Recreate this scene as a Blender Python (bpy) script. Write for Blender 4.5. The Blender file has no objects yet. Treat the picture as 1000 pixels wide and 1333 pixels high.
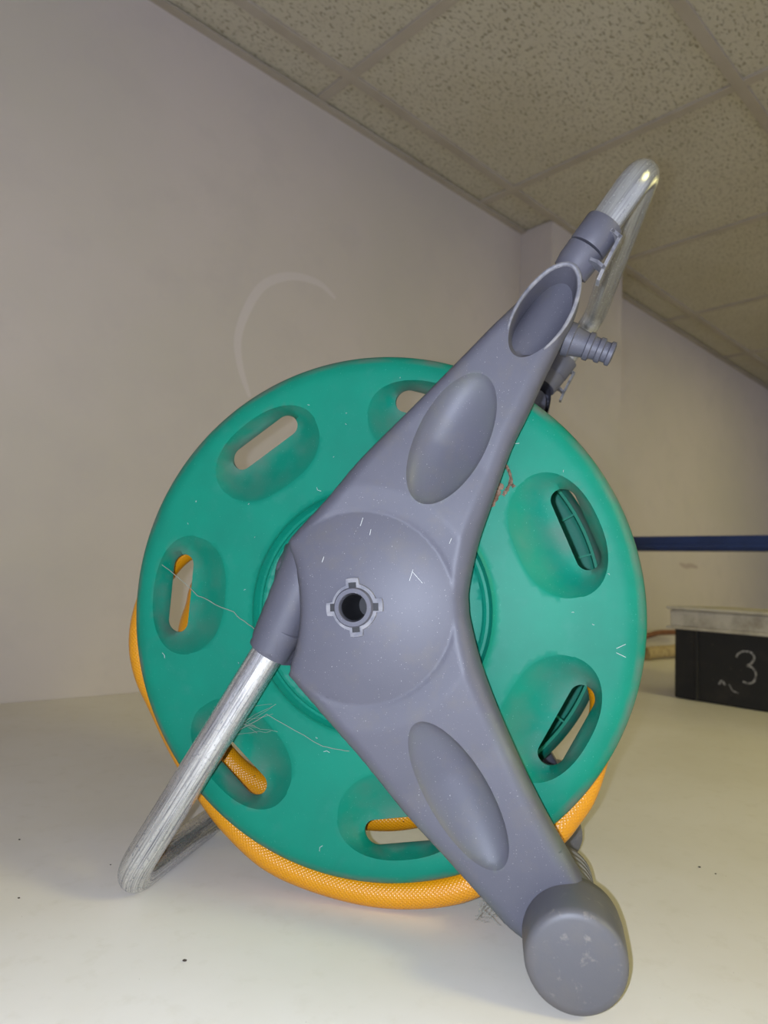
import bpy, bmesh, math, random
import numpy as np
from mathutils import Vector, Matrix
from mathutils.geometry import delaunay_2d_cdt

C = bpy.context.scene.collection
SC = bpy.context.scene
rad = math.radians

# ---------------------------------------------------------------- camera
CAM_H = 0.2331
PITCH, ROLL, F = rad(5.4), rad(2.69), 895.0
cd = bpy.data.cameras.new('camera')
cd.sensor_fit = 'VERTICAL'; cd.sensor_height = 36.0; cd.lens = F / 1333 * 36.0
cd.clip_start = 0.02; cd.clip_end = 50
cd.dof.use_dof = True; cd.dof.focus_distance = 0.47; cd.dof.aperture_fstop = 9.0
cam = bpy.data.objects.new('camera', cd); C.objects.link(cam)
cp, sp, cr, sr = math.cos(PITCH), math.sin(PITCH), math.cos(ROLL), math.sin(ROLL)
# rows: image right, image down, forward (in world axes)
right0, down0, fwd = Vector((1, 0, 0)), Vector((0, sp, -cp)), Vector((0, cp, sp))
right = right0 * cr - down0 * sr
down = right0 * sr + down0 * cr
m = Matrix((right, -down, -fwd)).transposed().to_4x4()
m.translation = Vector((0, 0, CAM_H))
cam.matrix_world = m
SC.camera = cam

# ---------------------------------------------------------------- world, lights, exposure
w = bpy.data.worlds.new('world'); SC.world = w; w.use_nodes = True
w.node_tree.nodes['Background'].inputs[0].default_value = (0.77, 0.81, 1.0, 1)
w.node_tree.nodes['Background'].inputs[1].default_value = 0.90
SC.view_settings.view_transform = 'Standard'
SC.view_settings.look = 'None'
SC.view_settings.gamma = 1.0
SC.view_settings.use_curve_mapping = False
SC.view_settings.exposure = 0.0

def lamp(name, kind, loc, energy, color, **kw):
    ld = bpy.data.lights.new(name, kind); ld.energy = energy; ld.color = color
    for k, v in kw.items(): setattr(ld, k, v)
    o = bpy.data.objects.new(name, ld); o.location = loc; C.objects.link(o)
    return o
# the phone's own flash, just left of its lens
fp = Vector((0, 0, CAM_H)) - right * 0.016 - fwd * 0.002
lamp('camera_flash', 'POINT', fp, 14.2, (0.73, 0.81, 1.0), shadow_soft_size=0.003)
PANELS = {(4, 2): 5.6, (1, 5): 29.0, (1, 6): 29.0}        # emission strength of each ceiling panel

# ---------------------------------------------------------------- room frame (along the left wall / into the room)
YAW = rad(47)
AX = Vector((math.sin(YAW), math.cos(YAW), 0)); BX = Vector((math.cos(YAW), -math.sin(YAW), 0))
ROOM = Matrix((AX, BX, Vector((0, 0, 1)))).transposed().to_4x4()
CEIL = CAM_H + 1.10

# ---------------------------------------------------------------- materials
def mat(name, color, rough=0.5, metal=0.0, spec=0.5, bump=None, mottling=None, coords='Object', extra=None):
    """bump: (scale, strength, distance); mottling: list of (scale, color2, lo, hi, detail)"""
    mt = bpy.data.materials.new(name); mt.use_nodes = True
    nt = mt.node_tree; n = nt.nodes; l = nt.links
    b = n['Principled BSDF']
    b.inputs['Roughness'].default_value = rough; b.inputs['Metallic'].default_value = metal
    b.inputs['Specular IOR Level'].default_value = spec
    tc = n.new('ShaderNodeTexCoord'); src = tc.outputs[coords]
    cur = None
    rgb = n.new('ShaderNodeRGB'); rgb.outputs[0].default_value = (*color, 1); cur = rgb.outputs[0]
    for (s, c2, lo, hi, det) in (mottling or []):
        no = n.new('ShaderNodeTexNoise'); no.inputs['Scale'].default_value = s; no.inputs['Detail'].default_value = det
        no.inputs['Roughness'].default_value = 0.62
        l.new(src, no.inputs['Vector'])
        rp = n.new('ShaderNodeMapRange'); rp.inputs[1].default_value = lo; rp.inputs[2].default_value = hi
        l.new(no.outputs['Fac'], rp.inputs[0])
        mx = n.new('ShaderNodeMix'); mx.data_type = 'RGBA'
        l.new(rp.outputs[0], mx.inputs[0]); l.new(cur, mx.inputs[6]); mx.inputs[7].default_value = (*c2, 1)
        cur = mx.outputs[2]
    l.new(cur, b.inputs['Base Color'])
    if bump:
        s, st, dist = bump
        no = n.new('ShaderNodeTexNoise'); no.inputs['Scale'].default_value = s; no.inputs['Detail'].default_value = 4
        l.new(src, no.inputs['Vector'])
        bp = n.new('ShaderNodeBump'); bp.inputs['Strength'].default_value = st; bp.inputs['Distance'].default_value = dist
        l.new(no.outputs['Fac'], bp.inputs['Height']); l.new(bp.outputs[0], b.inputs['Normal'])
    if extra: extra(mt, n, l, b, src, cur)
    return mt

def S(r, g, b):
    f = lambda c: (c / 255 / 12.92) if c / 255 <= 0.04045 else ((c / 255 + 0.055) / 1.055) ** 2.4
    return (f(r), f(g), f(b))

def dust_extra(dirt, scale=900, thr=(0.70, 0.74)):
    def ex(mt, n, l, b, src, cur):
        vo = n.new('ShaderNodeTexNoise'); vo.inputs['Scale'].default_value = scale; vo.inputs['Detail'].default_value = 1
        l.new(src, vo.inputs['Vector'])
        rp = n.new('ShaderNodeMapRange'); rp.inputs[1].default_value = thr[0]; rp.inputs[2].default_value = thr[1]
        l.new(vo.outputs['Fac'], rp.inputs[0])
        mx = n.new('ShaderNodeMix'); mx.data_type = 'RGBA'; mx.inputs[7].default_value = (*dirt, 1)
        l.new(rp.outputs[0], mx.inputs[0]); l.new(cur, mx.inputs[6]); 
        # recess dirt attribute
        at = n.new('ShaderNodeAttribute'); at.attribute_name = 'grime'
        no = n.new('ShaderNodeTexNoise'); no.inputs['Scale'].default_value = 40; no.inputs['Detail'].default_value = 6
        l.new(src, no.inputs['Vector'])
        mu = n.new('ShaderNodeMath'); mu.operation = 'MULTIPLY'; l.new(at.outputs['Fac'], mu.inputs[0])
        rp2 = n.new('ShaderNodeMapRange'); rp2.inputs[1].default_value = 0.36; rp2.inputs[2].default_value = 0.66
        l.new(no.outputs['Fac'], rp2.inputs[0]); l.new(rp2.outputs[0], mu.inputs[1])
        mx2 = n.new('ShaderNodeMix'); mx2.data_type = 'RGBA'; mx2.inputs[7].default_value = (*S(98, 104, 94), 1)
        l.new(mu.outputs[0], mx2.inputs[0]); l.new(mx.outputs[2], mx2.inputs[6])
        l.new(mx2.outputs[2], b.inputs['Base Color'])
    return ex

M_GREEN = mat('green_plastic', S(6, 122, 98), 0.5, spec=0.22, bump=(1500, 0.06, 0.0004),
              mottling=[(14, S(12, 111, 90), 0.4, 0.75, 5), (60, S(40, 122, 103), 0.55, 0.95, 6)], extra=dust_extra(S(90, 155, 138), 1100, (0.74, 0.78)))
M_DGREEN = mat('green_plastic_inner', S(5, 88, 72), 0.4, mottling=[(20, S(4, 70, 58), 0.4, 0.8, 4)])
M_GREY = mat('grey_plastic', S(85, 84, 93), 0.5, spec=0.4, bump=(1600, 0.10, 0.0004),
             mottling=[(10, S(78, 78, 87), 0.35, 0.7, 5), (45, S(90, 87, 87), 0.52, 0.8, 8)], extra=dust_extra(S(150, 147, 147), 1300, (0.74, 0.78)))
M_GREYD = mat('grey_plastic_scraped', S(128, 126, 128), 0.6, mottling=[(120, S(96, 96, 104), 0.4, 0.6, 6)])
M_FOOT = mat('grey_plastic_dusty', S(86, 85, 88), 0.5, bump=(900, 0.12, 0.0004),
             mottling=[(25, S(94, 90, 87), 0.45, 0.7, 7), (160, S(122, 116, 110), 0.60, 0.75, 5)])
def steel(name, base, dark, r0, r1, amt, metal):
    """zinc film drawn out into streaks along the tube (u runs along it)"""
    mt = bpy.data.materials.new(name); mt.use_nodes = True; nt = mt.node_tree; n = nt.nodes; l = nt.links; b = n['Principled BSDF']
    b.inputs['Metallic'].default_value = metal
    uv = n.new('ShaderNodeUVMap')
    def noise(sx, sy, det, lo, hi):
        mp = n.new('ShaderNodeMapping'); mp.inputs['Scale'].default_value = (sx, sy, 1); l.new(uv.outputs[0], mp.inputs[0])
        no = n.new('ShaderNodeTexNoise'); no.inputs['Scale'].default_value = 1; no.inputs['Detail'].default_value = det; no.inputs['Roughness'].default_value = 0.65
        l.new(mp.outputs[0], no.inputs['Vector'])
        rp = n.new('ShaderNodeMapRange'); rp.inputs[1].default_value = lo; rp.inputs[2].default_value = hi
        l.new(no.outputs['Fac'], rp.inputs[0]); return rp.outputs[0]
    a = noise(0.16, 7.0, 6, 0.42, 0.66); c = noise(3.0, 5.0, 8, 0.52, 0.72)
    mx = n.new('ShaderNodeMix'); mx.data_type = 'RGBA'; mx.inputs[6].default_value = (*base, 1); mx.inputs[7].default_value = (*dark, 1)
    mu = n.new('ShaderNodeMath'); mu.operation = 'MAXIMUM'; l.new(a, mu.inputs[0]); l.new(c, mu.inputs[1])
    m2 = n.new('ShaderNodeMath'); m2.operation = 'MULTIPLY'; m2.inputs[1].default_value = amt; l.new(mu.outputs[0], m2.inputs[0])
    l.new(m2.outputs[0], mx.inputs[0]); l.new(mx.outputs[2], b.inputs['Base Color'])
    rr = n.new('ShaderNodeMapRange'); rr.inputs[3].default_value = r0; rr.inputs[4].default_value = r1
    l.new(c, rr.inputs[0]); l.new(rr.outputs[0], b.inputs['Roughness'])
    bp = n.new('ShaderNodeBump'); bp.inputs['Strength'].default_value = 0.15; bp.inputs['Distance'].default_value = 0.0006
    l.new(a, bp.inputs['Height']); l.new(bp.outputs[0], b.inputs['Normal'])
    return mt
M_STEEL = steel('galvanised_tube', S(186, 186, 184), S(98, 99, 106), 0.18, 0.36, 0.6, 0.6)
M_STEEL2 = steel('galvanised_tube_dull', S(222, 222, 222), S(100, 102, 116), 0.24, 0.42, 0.85, 0.85)
def hose_extra(mt, n, l, b, src, cur):
    # diamond knit seen through the clear outer skin
    wv = []
    at = n.new('ShaderNodeUVMap')
    for ang in (1, -1):
        mp = n.new('ShaderNodeMapping'); mp.inputs['Rotation'].default_value = (0, 0, ang * rad(45))
        l.new(at.outputs[0], mp.inputs[0])
        w_ = n.new('ShaderNodeTexWave'); w_.inputs['Scale'].default_value = 0.28; l.new(mp.outputs[0], w_.inputs[0]); wv.append(w_)
    ad = n.new('ShaderNodeMath'); ad.operation = 'MULTIPLY'
    l.new(wv[0].outputs['Fac'], ad.inputs[0]); l.new(wv[1].outputs['Fac'], ad.inputs[1])
    bp = n.new('ShaderNodeBump'); bp.inputs['Strength'].default_value = 0.45; bp.inputs['Distance'].default_value = 0.0006
    l.new(ad.outputs[0], bp.inputs['Height']); l.new(bp.outputs[0], b.inputs['Normal'])
M_HOSE = mat('yellow_hose', S(206, 138, 13), 0.3, spec=0.5,
             mottling=[(30, S(204, 134, 20), 0.45, 0.75, 5), (260, S(96, 66, 26), 0.70, 0.76, 3)], extra=hose_extra)
M_WALL = mat('painted_wall', S(196, 186, 180), 0.75, spec=0.2, bump=(90, 0.05, 0.001),
             mottling=[(1.4, S(190, 182, 173), 0.4, 0.65, 4), (9, S(188, 179, 174), 0.5, 0.8, 4)])
M_COUNTER = mat('cream_laminate', S(222, 216, 206), 0.48, spec=0.4, bump=(300, 0.02, 0.0005),
                mottling=[(4, S(215, 208, 194), 0.4, 0.7, 5), (50, S(211, 204, 190), 0.55, 0.8, 6), (330, S(120, 108, 90), 0.765, 0.79, 2)])
def tile_extra(mt, n, l, b, src, cur):
    mp = n.new('ShaderNodeMapping'); mp.inputs['Scale'].default_value = (95, 190, 1); l.new(src, mp.inputs[0])
    no = n.new('ShaderNodeTexNoise'); no.inputs['Scale'].default_value = 1.0; no.inputs['Detail'].default_value = 2.5
    no.inputs['Distortion'].default_value = 0.6
    l.new(mp.outputs[0], no.inputs['Vector'])
    rp = n.new('ShaderNodeMapRange'); rp.inputs[1].default_value = 0.56; rp.inputs[2].default_value = 0.66
    l.new(no.outputs['Fac'], rp.inputs[0])
    mx = n.new('ShaderNodeMix'); mx.data_type = 'RGBA'; mx.inputs[7].default_value = (*S(150, 142, 124), 1)
    l.new(rp.outputs[0], mx.inputs[0]); l.new(cur, mx.inputs[6]); l.new(mx.outputs[2], b.inputs['Base Color'])
    sb = n.new('ShaderNodeMath'); sb.operation = 'SUBTRACT'; sb.inputs[0].default_value = 1.0; l.new(rp.outputs[0], sb.inputs[1])
    bp = n.new('ShaderNodeBump'); bp.inputs['Strength'].default_value = 0.6; bp.inputs['Distance'].default_value = 0.002
    l.new(sb.outputs[0], bp.inputs['Height']); l.new(bp.outputs[0], b.inputs['Normal'])
M_TILE = mat('mineral_fibre_tile', S(196, 190, 174), 0.9, spec=0.1, mottling=[(3, S(188, 181, 162), 0.4, 0.7, 4)], extra=tile_extra)
M_TBAR = mat('ceiling_grid_bar', S(176, 167, 154), 0.6, mottling=[(6, S(165, 155, 140), 0.4, 0.7, 3)])
M_BLUE = mat('blue_rail_paint', S(28, 52, 104), 0.4, mottling=[(12, S(18, 36, 78), 0.4, 0.7, 4)])
M_CRATE = mat('black_crate', S(34, 33, 32), 0.6, spec=0.3, mottling=[(16, S(52, 48, 43), 0.5, 0.8, 7), (70, S(98, 90, 78), 0.64, 0.8, 7)])
M_LID = mat('grey_lid', S(190, 182, 164), 0.6, mottling=[(16, S(140, 130, 112), 0.5, 0.72, 6)])
M_CHALK = mat('chalk', S(150, 147, 142), 0.9, mottling=[(260, S(70, 67, 64), 0.45, 0.6, 4)])
M_TAN = mat('tan_rope', S(176, 156, 118), 0.9, bump=(400, 0.5, 0.002), mottling=[(60, S(120, 96, 66), 0.5, 0.7, 4)])
M_BROWN = mat('brown_cord', S(112, 72, 48), 0.85, mottling=[(80, S(150, 100, 70), 0.5, 0.7, 3)])
M_DARK = mat('painted_cavity_shade', S(26, 25, 28), 0.6)  # near-black colour standing in for shade inside the hub's hollows
M_LEAF = mat('dry_leaf', S(118, 98, 82), 0.85, bump=(700, 0.8, 0.001), mottling=[(150, S(86, 60, 44), 0.45, 0.65, 4)])
M_WEB = mat('cobweb_silk', S(128, 132, 120), 0.8)
M_SCUFF = mat('wall_scuff', S(202, 193, 190), 0.75, spec=0.2)
M_STAIN = mat('wall_smudge', S(172, 158, 153), 0.8, spec=0.2)
M_LINT = mat('white_lint', S(190, 192, 190), 0.8)
M_DIRT = mat('dark_dirt', S(60, 50, 42), 0.9)
M_LAMPCASE = mat('white_lamp_case', S(225, 225, 220), 0.5)
def diffuser(strength):
    mt = bpy.data.materials.new('lamp_diffuser'); mt.use_nodes = True
    b_ = mt.node_tree.nodes['Principled BSDF']
    b_.inputs['Emission Color'].default_value = (1.0, 0.92, 0.37, 1); b_.inputs['Emission Strength'].default_value = strength * 1.08
    return mt

# ---------------------------------------------------------------- helpers
def link(name, me, m=None, parent=None):
    o = bpy.data.objects.new(name, me); C.objects.link(o)
    if m and not me.materials: me.materials.append(m)
    if parent: o.parent = parent
    return o
def obj(name, bm, m, parent=None, smooth=True, angle=None):
    me = bpy.data.meshes.new(name)
    bmesh.ops.recalc_face_normals(bm, faces=bm.faces) if angle != 'keep' else None
    bm.to_mesh(me); bm.free()
    if smooth:
        for p in me.polygons: p.use_smooth = True
        me.set_sharp_from_angle(angle=rad(40 if angle in (None, 'keep') else angle))
    return link(name, me, m, parent)
def tag(o, label=None, cat=None, group=None, kind=None):
    if label: o['label'] = label
    if cat: o['category'] = cat
    if group: o['group'] = group
    if kind: o['kind'] = kind
    return o
def add_box(bm, lo, hi, mtx=None, bev=0.0):
    r = bmesh.ops.create_cube(bm, size=1)
    vs = r['verts']
    for v in vs:
        v.co = Vector([lo[i] + (v.co[i] + 0.5) * (hi[i] - lo[i]) for i in range(3)])
    if bev:
        es = list({e for v in vs for e in v.link_edges})
        rb = bmesh.ops.bevel(bm, geom=es, offset=bev, segments=2, affect='EDGES', profile=0.5)
        vs = list({v for f in rb['faces'] for v in f.verts} | {v for v in vs if v.is_valid})
    if mtx is not None:
        for v in vs: v.co = mtx @ v.co
def frames(pts):
    T = []
    n = len(pts)
    for i in range(n):
        a, b = pts[max(0, i - 1)], pts[min(n - 1, i + 1)]
        T.append((b - a).normalized())
    up = Vector((0, 0, 1)) if abs(T[0].z) < 0.9 else Vector((1, 0, 0))
    N = [(up - T[0] * up.dot(T[0])).normalized()]
    for i in range(1, n):
        v = N[-1] - T[i] * N[-1].dot(T[i]); N.append(v.normalized())
    return T, N
def add_tube(bm, pts, r, seg=24, caps=True, uv=None):
    """r: number or list"""
    pts = [Vector(p) for p in pts]; T, N = frames(pts)
    rings = []; L = 0; Ls = []
    for i, p in enumerate(pts):
        if i: L += (p - pts[i - 1]).length
        Ls.append(L)
        rr = r[i] if isinstance(r, (list, tuple)) else r
        B = T[i].cross(N[i])
        rings.append([bm.verts.new(p + (N[i] * math.cos(t) + B * math.sin(t)) * rr) for t in [2 * math.pi * k / seg for k in range(seg)]])
    lay = bm.loops.layers.uv.verify() if uv else None
    for i in range(len(rings) - 1):
        for k in range(seg):
            f = bm.faces.new((rings[i][k], rings[i][(k + 1) % seg], rings[i + 1][(k + 1) % seg], rings[i + 1][k]))
            if uv:
                for lp, (a, b) in zip(f.loops, ((i, k), (i, k + 1), (i + 1, k + 1), (i + 1, k))):
                    lp[lay].uv = (Ls[a] * uv, b / seg * 2 * math.pi * 0.0105 * uv)
    if caps:
        bm.faces.new(rings[0][::-1]); bm.faces.new(rings[-1])
def add_lathe(bm, base, axis, prof, seg=48, closed=False):
    """prof: (distance along axis, radius)"""
    axis = Vector(axis).normalized(); base = Vector(base)
    up = Vector((0, 0, 1)) if abs(axis.z) < 0.9 else Vector((1, 0, 0))
    n = (up - axis * up.dot(axis)).normalized(); b = axis.cross(n)
    rings = []
    for d, r in prof:
        rings.append([bm.verts.new(base + axis * d + (n * math.cos(t) + b * math.sin(t)) * max(r, 1e-5)) for t in [2 * math.pi * k / seg for k in range(seg)]])
    if closed: rings.append(rings[0])
    for i in range(len(rings) - 1):
        for k in range(seg):
            bm.faces.new((rings[i][k], rings[i][(k + 1) % seg], rings[i + 1][(k + 1) % seg], rings[i + 1][k]))
    if not closed:
        bm.faces.new(rings[0][::-1]); bm.faces.new(rings[-1])
def catmull(P, n=10, closed=False):
    P = [Vector(p) for p in P]; out = []
    N = len(P)
    rng = range(N if closed else N - 1)
    for i in rng:
        p0 = P[(i - 1) % N] if closed or i > 0 else P[0] * 2 - P[1]
        p1, p2 = P[i], P[(i + 1) % N]
        p3 = P[(i + 2) % N] if closed or i + 2 < N else P[-1] * 2 - P[-2]
        for k in range(n):
            t = k / n
            out.append(0.5 * ((2 * p1) + (p2 - p0) * t + (2 * p0 - 5 * p1 + 4 * p2 - p3) * t * t + (3 * p1 - p0 - 3 * p2 + p3) * t ** 3))
    if not closed: out.append(P[-1])
    return out
def fillet(P, rads, n=10):
    """polyline with rounded corners"""
    P = [Vector(p) for p in P]; out = [P[0]]
    for i in range(1, len(P) - 1):
        a, b, c = P[i - 1], P[i], P[i + 1]; r = rads[i - 1]
        u, v = (a - b).normalized(), (c - b).normalized()
        ang = u.angle(v); d = r / math.tan(ang / 2)
        s, e = b + u * d, b + v * d
        cen = b + (u + v).normalized() * (r / math.sin(ang / 2))
        s0, e0 = s - cen, e - cen; th = s0.angle(e0); ax = s0.cross(e0).normalized()
        for k in range(n + 1): out.append(cen + Matrix.Rotation(th * k / n, 3, ax) @ s0)
    out.append(P[-1]); return out

# =============================================================== THE SETTING
def room(name, lo, hi, m, parent=None):
    bm = bmesh.new(); add_box(bm, lo, hi)
    o = obj(name, bm, m, parent, smooth=False)
    if parent is None: o.matrix_world = ROOM; o['kind'] = 'structure'
    return o
WB = -1.25                                                 # the left wall's plane
wall = room('wall_left', (-3.5, WB - 0.12, -1.0), (7.0, WB, CEIL + 0.1), M_WALL)
room('wall_pillar', (1.70, WB, 0.0005), (2.13, -1.135, CEIL), M_WALL)
room('wall_back', (7.0, WB - 0.12, -1.0), (7.12, 4.0, CEIL + 0.1), M_WALL)
fl = room('floor', (-3.5, WB - 0.12, -1.06), (7.12, 4.0, -1.0), mat('floor_concrete', S(120, 114, 104), 0.8, mottling=[(3, S(100, 94, 86), 0.4, 0.7, 5)]))
ceil = room('ceiling', (-3.5, WB - 0.12, CEIL + 0.04), (7.12, 4.0, CEIL + 0.12), M_TILE)
# suspended tiles and grid bars, pitch 600 mm
A0, B0, PT = 0.285, -1.125, 0.6
tile_mesh = {}
def tile(a0, a1, b0, b1):
    key = (round(a1 - a0, 3), round(b1 - b0, 3))
    if key not in tile_mesh:
        bm = bmesh.new(); add_box(bm, (-(a1 - a0) / 2, -(b1 - b0) / 2, 0), ((a1 - a0) / 2, (b1 - b0) / 2, 0.016), bev=0.004)
        me = bpy.data.meshes.new('ceiling_tile'); bm.to_mesh(me); bm.free(); me.materials.append(M_TILE); tile_mesh[key] = me
    o = link('ceiling_tile', tile_mesh[key], None, ceil)
    o.location = ((a0 + a1) / 2, (b0 + b1) / 2, CEIL + 0.003)
lights = set(PANELS)
rows_b = [(-1.25, B0)] + [(B0 + j * PT, B0 + (j + 1) * PT) for j in range(6)]
for i in range(-3, 8):
    a0 = A0 + i * PT
    for j, (b0, b1) in enumerate(rows_b):
        if (i, j) in lights: continue
        if 1.70 - 0.3 < a0 + 0.3 < 2.13 + 0.2 and j == 0 and a0 > 1.6: continue
        lo = b0 if j == 0 else b0 + 0.004
        tile(a0 + 0.004, a0 + PT - 0.004, lo, b1 - 0.004)
bar_mesh = {}
def bar(a0, a1, b0, b1, z=0.0):
    bm = bmesh.new(); add_box(bm, (a0, b0, CEIL - 0.004 + z), (a1, b1, CEIL + 0.004 + z), bev=0.001)
    obj('grid_bar', bm, M_TBAR, ceil, smooth=False)
for b in [B0 + j * PT for j in range(0, 7)]:
    bar(-1.6, 5.1, b - 0.012, b + 0.012)
for i in range(-3, 9):
    a = A0 + i * PT
    bar(a - 0.012, a + 0.012, WB if not 1.70 < a < 2.13 else -1.135, 2.5, 0.0005)
bm = bmesh.new()
add_box(bm, (-1.6, WB, CEIL - 0.006), (1.70, WB + 0.02, CEIL - 0.002)); add_box(bm, (2.13, WB, CEIL - 0.006), (5.1, WB + 0.02, CEIL - 0.002))
o = obj('trim_1', bm, M_TBAR, None, smooth=False); o.matrix_world = ROOM; o['kind'] = 'structure'
# ceiling lights (outside the frame, they make the warm light and the soft shadows)
for (i, j) in sorted(lights):
    b0, b1 = rows_b[j]; a0 = A0 + i * PT
    t = bpy.data.objects.new('ceiling_light', None); C.objects.link(t)
    t.matrix_world = ROOM @ Matrix.Translation(((a0 + PT / 2), (b0 + b1) / 2, CEIL))
    lab = {(4, 2): 'square ceiling light panel nearest the left wall and its pillar', (1, 5): 'square ceiling light panel over the open side, nearer the reel of the adjoining pair',
           (1, 6): 'square ceiling light panel over the open side, further from the reel of the adjoining pair'}[(i, j)]
    tag(t, lab, 'ceiling light', 'square ceiling light panels')
    bm = bmesh.new()
    for (x0, x1, y0, y1) in ((-.29, .29, -.29, -.265), (-.29, .29, .265, .29), (-.29, -.265, -.265, .265), (.265, .29, -.265, .265)):
        add_box(bm, (x0, y0, -0.002), (x1, y1, 0.03))
    obj('lamp_casing', bm, M_LAMPCASE, t, smooth=False)
    bm = bmesh.new(); add_box(bm, (-.265, -.265, 0.006), (.265, .265, 0.010)); obj('diffuser', bm, diffuser(PANELS[(i, j)]), t, smooth=False)
# marks on the left wall: flat stains, children of the wall
def ribbon(name, pts, width, m, parent, y):
    pts = catmull([Vector((a, z, 0)) for a, z in pts], 8); n = len(pts); bm = bmesh.new(); rows = []
    for i, p in enumerate(pts):
        d = (pts[min(n - 1, i + 1)] - pts[max(0, i - 1)]).normalized(); q = Vector((-d.y, d.x, 0))
        ww = width * (0.25 + 0.75 * math.sin(math.pi * (i + 0.5) / n) ** 0.5) / 2
        rows.append([bm.verts.new((v.x, y, v.y)) for v in (p - q * ww, p + q * ww)])
    for a, b in zip(rows, rows[1:]): bm.faces.new((a[0], a[1], b[1], b[0]))
    return obj(name, bm, m, parent, smooth=False)
ribbon('scuff_mark', [(.975, .886), (.924, .906), (.848, .897), (.78, .856), (.742, .793), (.722, .72), (.733, .657), (.76, .60)], 0.020, M_SCUFF, wall, WB + 0.0006)
ribbon('smudge_mark', [(2.86, .346), (2.92, .338), (2.97, .343), (3.04, .338)], 0.022, M_STAIN, wall, WB + 0.0006)

# worktop
bm = bmesh.new(); add_box(bm, (-1.3, WB + 0.001, -0.04), (3.6, 0.55, 0.0), bev=0.002)
wt = obj('worktop', bm, M_COUNTER, None, smooth=False); wt.matrix_world = ROOM
tag(wt, 'wide cream laminate worktop running along the wall under the hose reel', 'worktop')
bm = bmesh.new()
for a in (-1.2, 1.1, 3.4): add_box(bm, (a, WB + 0.02, -1.0), (a + 0.04, 0.50, -0.04))
obj('support_panel', bm, M_WALL, wt, smooth=False)

# blue rail standing out from the pillar over the worktop
bm = bmesh.new()
add_box(bm, (1.75, -1.134, .335), (1.79, 1.2, .373), bev=0.003)
add_box(bm, (1.744, -1.134, .341), (1.752, 1.2, .352), bev=0.001)
ra = obj('metal_rail', bm, M_BLUE, None, smooth=False); ra.matrix_world = ROOM
tag(ra, 'dark blue horizontal metal rail crossing in front of the wall above the crate', 'rail')

# =============================================================== HOSE REEL
R = 0.187
AL = rad(12.0)
G = -1.118
C0 = Vector((-0.0372353, 2.6645612, -0.1285972)) * R
reel = bpy.data.objects.new('hose_reel', None); C.objects.link(reel)
reel.location = (C0.x, C0.y, 0.0); reel.rotation_euler = (0, 0, -AL)
tag(reel, 'green and grey garden hose reel with galvanised tube frame standing on the worktop', 'hose reel')
def L(v, u, w_): return Vector((v * R, u * R, (w_ - G) * R))
UM = 0.48                                                  # middle plane of the reel (rear half mirrors the front)

def cdt_grid(outer, holes, extra, pts):
    """outer: ccw loop, holes: loops, extra: constraint polylines (closed?) list of (loop, closed), pts: interior points"""
    V, E = [], []
    def addloop(lp, closed=True):
        s = len(V); V.extend([Vector(p) for p in lp]); n = len(lp)
        for i in range(n - (0 if closed else 1)): E.append((s + i, s + (i + 1) % n))
    addloop(outer)
    for h in holes: addloop(h)
    for lp, cl in extra: addloop(lp, cl)
    V.extend([Vector(p) for p in pts])
    vo, eo, fo, _, _, _ = delaunay_2d_cdt(V, E, [], 0, 1e-6)
    return np.array([(v.x, v.y) for v in vo]), fo
def seg_dist(P, poly):
    A = np.array(poly); B = np.roll(A, -1, 0); D = B - A; LL = (D ** 2).sum(1) + 1e-12
    out = np.full(len(P), 1e9)
    for i in range(len(A)):
        t = np.clip(((P - A[i]) @ D[i]) / LL[i], 0, 1)
        d = np.hypot(*(P - (A[i] + t[:, None] * D[i])).T); out = np.minimum(out, d)
    return out
def inside(P, poly):
    A = np.array(poly); B = np.roll(A, -1, 0); c = np.zeros(len(P), bool)
    for a, b in zip(A, B):
        if a[1] == b[1]: continue
        k = ((a[1] > P[:, 1]) != (b[1] > P[:, 1])) & (P[:, 0] < (b[0] - a[0]) * (P[:, 1] - a[1]) / (b[1] - a[1]) + a[0])
        c ^= k
    return c
def sdf(P, poly):
    d = seg_dist(P, poly); return np.where(inside(P, poly), d, -d)

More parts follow.
